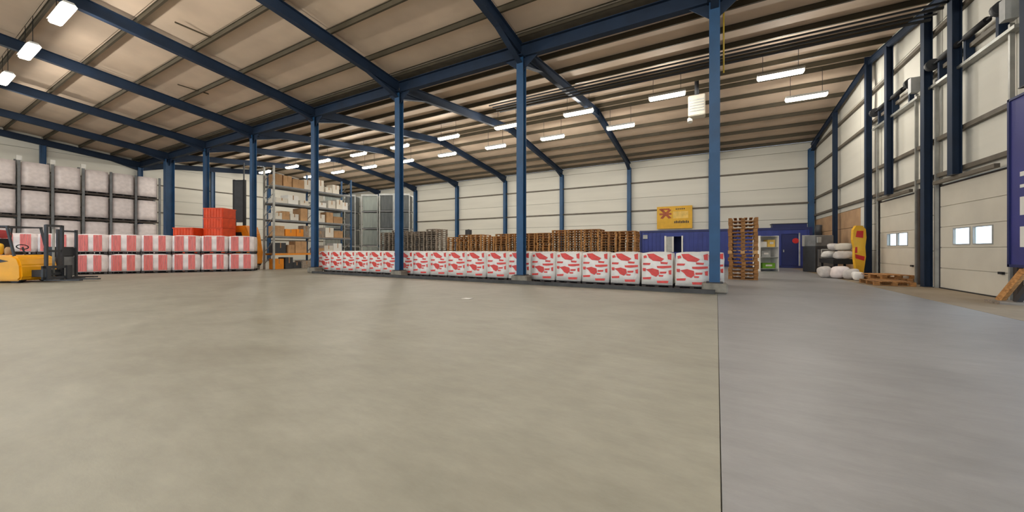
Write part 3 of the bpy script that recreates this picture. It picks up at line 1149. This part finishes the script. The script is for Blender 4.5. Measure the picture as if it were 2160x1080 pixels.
def container(x0, x1, h, label, openings):
    t_ = thing('site_container', label, 'container', ((x0 + x1) / 2, CY, 0), 0)
    w_ = (x1 - x0) / 2
    us_ = [-w_]
    for (a, b, z0, z1) in openings:
        us_ += [a, b]
    us_.append(w_)
    f_ = MB()
    for i in range(0, len(us_), 2):
        f_.box(us_[i], us_[i + 1], 0, .05, .15, h - .15)
    for (a, b, z0, z1) in openings:
        if z0 > .2:
            f_.box(a, b, 0, .05, .15, z0)
        f_.box(a, b, 0, .05, z1, h - .15)
    f_.build('front_panel', M['container'], t_)
    MB().box(-w_, w_, .05, 2.2, .1, .15).build('deck', M['container_dark'], t_)
    MB().box(-w_, w_, .0, 2.2, h - .12, h - .04).build('roof', M['container_dark'], t_)
    MB().box(-w_, w_, 2.15, 2.2, .15, h - .12).build('rear_panel', M['container'], t_)
    for a_ in (-1, 1):
        MB().box(min(a_ * w_, a_ * (w_ - .05)), max(a_ * w_, a_ * (w_ - .05)), .05, 2.15, .15, h - .12).build('end_panel', M['container'], t_)
        MB().cbox(a_ * (w_ - .06), -.01, h / 2, .14, .12, h).build('corner_post', M['container_dark'], t_)
    MB().box(-w_, w_, -.04, .06, h - .16, h).build('top_rail', M['container_dark'], t_)
    MB().box(-w_, w_, -.04, .06, 0, .15).build('bottom_rail', M['container_dark'], t_)
    cor = int(2 * w_ / .28)
    for i in range(cor):
        xx = -w_ + .2 + i * .28
        if any(a - .1 < xx < b + .1 for a, b, _, _ in openings):
            continue
        MB().box(xx, xx + .12, -.03, .0, .16, h - .17).build('corrugation', M['container'], t_)
    return t_


ct = container(-4.65, 1.35, 2.62, 'long blue site container left of the right-hand column', [(1.55 - 3.0 + .25, 2.35 - 3.0 + .55, 1.0, 2.15)])
MB().box(-1.25, -1.12, -.03, .06, .95, 2.2).box(-.1, .03, -.03, .06, .95, 2.2).box(-.72, -.62, -.02, .05, 1.0, 2.15).build('window_frame', M['white'], ct)
MB().box(-1.2, -.68, .02, .03, 1.0, 2.15).build('window_shutter', M['lgrey'], ct)
MB().cbox(-2.6, -.05, 2.15, .32, .08, .3).build('wall_plate', M['lgrey'], ct)
ct2 = container(1.5, 5.72, 2.62, 'blue site container with navy door at the back right', [(.55, 1.4, .15, 2.2)])
dr = MB().box(.57, 1.38, .0, .04, .16, 2.18).build('container_door', M['container_dark'], ct2)
MB().cbox(.66, -.03, 1.1, .05, .06, .16).build('handle', M['lgrey'], dr)
MB().tube((1.28, -.03, 1.75), (1.28, -.001, 1.75), .17, 20).build('round_sign', M['red'], dr)
MB().cbox(1.47, -.06, 1.2, .07, .05, 2.1).build('door_post', M['lgrey'], ct2)
MB().cbox(1.85, -.06, 1.75, .5, .02, .7).build('poster', M['lgrey'], ct2)
tp = thing('rooftop_box', 'low navy box on the roof of the right blue container', 'box', (4.6, CY + .5, 2.63))
MB().box(-.9, .9, -.4, .4, 0, .22).build('casing', M['container_dark'], tp)
MB().box(-.95, .95, -.45, .45, .22, .26).build('lid', M['dark'], tp)

# yellow sign on back wall
t = thing('wall_sign', 'yellow sign with rust-red emblem high on the back wall', 'sign', (-2.4, BACK_Y - .18, 2.85))
MB().box(-1.28, 1.28, -.03, .03, 0, 1.78).build('board', M['sign_yellow'], t)
e_ = MB()


def flat(x0, x1, z0, z1, y=-.036):
    e_.poly([(x0, y, z0), (x1, y, z0), (x1, y, z1), (x0, y, z1)])


for k_ in (-1, 1):
    e_.poly([(-.62 + k_ * -.42, -.036, .85), (-.62 + k_ * -.22, -.036, .8), (-.62 + k_ * .42, -.036, 1.5), (-.62 + k_ * .22, -.036, 1.55)])
e_.poly([(-1.1, -.037, 1.1), (-.2, -.037, 1.1), (-.2, -.037, 1.25), (-1.1, -.037, 1.25)])
flat(-1.1, -.35, 1.5, 1.62)
e_.build('emblem', M['sign_red'], t)
e_ = MB()
flat(-.08, 1.0, .8, 1.35)
e_.build('pale_panel', M['sign_pale'], t)
e_ = MB()
for i in range(9):
    flat(.0 + i * .12, .08 + i * .12, .42, .58 + .04 * (i % 2))
for i in range(5):
    flat(.1 + i * .14, .2 + i * .14, 1.5, 1.58)
e_.build('lettering', M['door_frame'], t)
for x in (-1.0, 1.0):
    MB().box(x - .03, x + .03, .03, .18, 1.6, 1.68).build('bracket', M['grey'], t)

# ------------------------------------------------------------------ items near the back-right corner
x, y = cam_pt(1615, 20.0)
t = thing('white_shelf_unit', 'white shelf unit beside the tall pallet stack', 'shelf', (x, y, 0), YAW)
for a_ in (-.5, .5):
    MB().box(a_ - .02, a_ + .02, -.3, .3, 0, 1.95).build('side_panel', M['white'], t)
for z in (.12, .75, 1.3, 1.9):
    MB().box(-.48, .48, -.3, .3, z, z + .03).build('shelf', M['lgrey'], t)
MB().box(-.48, .48, .28, .3, 0, 1.95).build('back_panel', M['white'], t)


def shelf_box(lx, z, sx, sz, m, name, label, cat='box'):
    px_2 = x + c * lx
    py_2 = y + s * lx
    o_ = MB().cbox(0, 0, sz / 2, sx, .36, sz).bevel(.01, 1).build(name, M[m], None, (px_2, py_2, z), YAW)
    MB().cbox(0, -.185, sz * .55, sx * .5, .006, sz * .3).build('sticker', M['white'], o_)
    tag(o_, label, cat)


shelf_box(.2, 1.331, .4, .4, 'sign_pale', 'storage_box', 'pale orange box on the upper shelf of the white unit')
shelf_box(-.22, 1.331, .34, .3, 'white', 'storage_box', 'white box on the upper shelf of the white unit')
shelf_box(.05, .151, .7, .3, 'green', 'storage_box', 'green box at the bottom of the white shelf unit')
shelf_box(-.1, .781, .5, .34, 'lgrey', 'storage_box', 'grey box on the middle shelf of the white unit')

x, y = cam_pt(1727, 19.2)
t = thing('baling_press', 'tall grey press in the corner left of the sack heap', 'machine', (x, y, 0), YAW)
b = MB().box(-.55, .55, -.4, .4, 0, 1.35)
b.bevel(.03, 1)
b.build('chamber', M['dark'], t)
b = MB().box(-.5, .5, -.35, .35, 1.35, 1.95)
b.bevel(.03, 1)
b.build('upper_frame', M['grey'], t)
MB().box(-.4, .4, -.43, -.4, .3, 1.2).build('door', M['grey'], t)
MB().tube((0, 0, 1.95), (0, 0, 2.5), .14, 16).build('ram_cylinder', M['dark'], t)
MB().cbox(-.3, -.37, 1.7, .2, .06, .3).build('control_box', M['lgrey'], t)
MB().tube((-.2, -.42, .8), (.2, -.42, .8), .02, 8).build('handle', M['lgrey'], t)

# sack bench
t = thing('sack_trolley', 'dark low trolley carrying a heap of pale sacks', 'trolley', (5.35, 22.0, 0))
MB().box(-.5, .5, -1.15, 1.15, .55, .75).build('platform', M['black'], t)
for a_ in (-.42, .42):
    for b_ in (-1.0, 1.0):
        MB().box(a_ - .04, a_ + .04, b_ - .04, b_ + .04, .16, .55).build('leg', M['black'], t)
        MB().tube((a_ - .03, b_, .09), (a_ + .03, b_, .09), .09, 12).build('caster', M['dark'], t)
MB().box(-.48, .48, -1.1, 1.1, .25, .3).build('lower_shelf', M['dark'], t)
MB().tube((-.4, 1.2, .6), (-.4, 1.2, 1.2), .02, 8).tube((.4, 1.2, .6), (.4, 1.2, 1.2), .02, 8).tube((-.4, 1.2, 1.2), (.4, 1.2, 1.2), .02, 8).build('push_handle', M['galv'], t)
for k, (dx, dy, dz, r, mn) in enumerate(((-.12, -.8, .76, .29, 'sack'), (.08, -.02, .76, .29, 'sack'), (-.12, .76, .76, .29, 'film'),
                                         (.05, -.42, 1.15, .26, 'carton_white'), (-.05, .36, 1.15, .26, 'sack'))):
    blob('sack', M[mn], r, (5.35 + dx, 22.0 + dy, dz), ['pale sack at the near end of the dark trolley', 'pale sack in the middle of the dark trolley',
         'white sack at the far end of the dark trolley', 'cream sack lying on top of the near trolley sacks',
         'pale sack lying on top of the far trolley sacks'][k], 'sack', (1.1, 1.1, .62), 20 + k, group='sacks on the dark trolley', rz=k)
for k, (x, y, r, mn) in enumerate(((4.35, 19.95, .26, 'sack'), (4.75, 19.5, .27, 'film_pink'), (5.0, 19.05, .24, 'sack'), (5.05, 18.6, .18, 'film'))):
    blob('floor_sack', M[mn], r, (x, y, 0), '%s pale sack from the left on the floor before the trolley' % ORD[k], 'sack', (1, 1, .9), 40 + k,
         group='sacks on the floor', rz=.5 * k)

# yellow standing board
t = thing('standing_board', 'tall yellow standing board with red print before the right wall', 'sign', (5.55, 20.35, 0), YAW)
b = MB().prism([(-.08, .0), (.12, .0), (.2, .4), (.27, .9), (.24, 1.3), (.29, 1.7), (.26, 2.05), (.12, 2.2), (-.14, 2.2), (-.26, 2.02), (-.28, 1.6),
                (-.2, 1.25), (-.22, .9), (-.16, .4)], -.05, .05)
b.build('board', M['sign_yellow'], t)
for q_ in ([(-.17, -.055, .82), (.19, -.055, .72), (.21, -.055, .9), (-.19, -.055, 1.0)],
           [(-.17, -.055, 1.72), (.14, -.055, 1.68), (.16, -.055, 1.98), (-.12, -.055, 1.98)],
           [(-.2, -.055, 1.05), (-.1, -.055, 1.05), (-.1, -.055, 1.3), (-.18, -.055, 1.3)]):
    MB().poly(q_).build('red_print', M['red'], t)
MB().box(-.25, .25, -.2, .2, 0, .03).build('foot', M['dark'], t)

# ------------------------------------------------------------------ purple-blue panel and prop by the near door
t = thing('blue_panel', 'large purple-blue panel with white printing at the right edge', 'panel', (6.05, 12.6, 0))
MB().box(-.05, .05, -1.7, 0, .85, 4.55).build('board', M['banner_blue'], t)
MB().box(-.08, .08, -1.7, -.0, .80, .86).box(-.08, .08, -1.7, 0, 4.55, 4.6).box(-.08, .08, -.04, .02, .8, 4.6).build('edge_frame', M['container_dark'], t)
p = MB()
for z0, z1 in ((1.25, 1.7), (1.95, 2.35), (2.55, 2.62), (2.8, 2.9)):
    p.poly([(-.056, -.32, z0), (-.056, -1.2, z0), (-.056, -1.2, z1), (-.056, -.32, z1)])
p.build('white_print', M['white'], t)
for y in (-.15, -1.5):
    MB().box(.08, .28, y - .04, y + .04, 1.2, 1.3).box(.08, .28, y - .04, y + .04, 4.2, 4.3).build('wall_bracket', M['dark'], t)
MB().box(-.04, .04, -1.5, -1.4, 0, .8).build('leg', M['dark'], t)
t = thing('wooden_prop', 'brown timber prop leaning under the purple-blue panel', 'prop', (5.85, 11.95, 0))
MB().bar((-.12, .38, .06), (.08, .05, .76), .12, .1).build('strut', M['wood'], t)
MB().bar((.02, .15, .06), (.12, -.25, .74), .1, .08).build('second_strut', M['pallet_dark'], t)
MB().box(-.3, .2, .0, .5, 0, .06).build('foot_board', M['wood_grey'], t)

# control boxes by the doors
for y, z, lab in ((16.85, 1.5, 'small white control box between the dock doors'), (16.9, 1.0, 'small pale control box low between the dock doors')):
    o = MB().cbox(0, 0, 0, .09, .16, .26).bevel(.01, 1).build('control_box', M['white'], None, (RX - .05, y, z))
    MB().tube((-.06, 0, .05), (-.045, 0, .05), .02, 10).build('button', M['red'], o)
    tag(o, lab, 'switch')

# white scrap on the floor
xx, yy = cam_pt(985, 8.75)
b = MB()
b.poly([(-.12, -.08, .004), (.13, -.1, .006), (.14, .07, .012), (-.1, .1, .004)]).poly([(-.12, -.08, .002), (.13, -.1, .004), (.14, .07, .01), (-.1, .1, .002)])
o = b.build('paper_scrap', M['white'], None, (xx, yy, 0))
tag(o, 'small white paper scrap on the bare concrete floor', 'paper')
o = MB().box(-.18, .18, -.15, .15, 0, .35).bevel(.02, 1).build('dark_case', M['dark'], None, (cam_pt(975, 23.8)[0], 20.0, 15 * .1445 + .005))
MB().box(-.06, .06, -.02, .02, .35, .39).build('handle', M['black'], o)
tag(o, 'small dark case on top of a brown pallet stack', 'case')
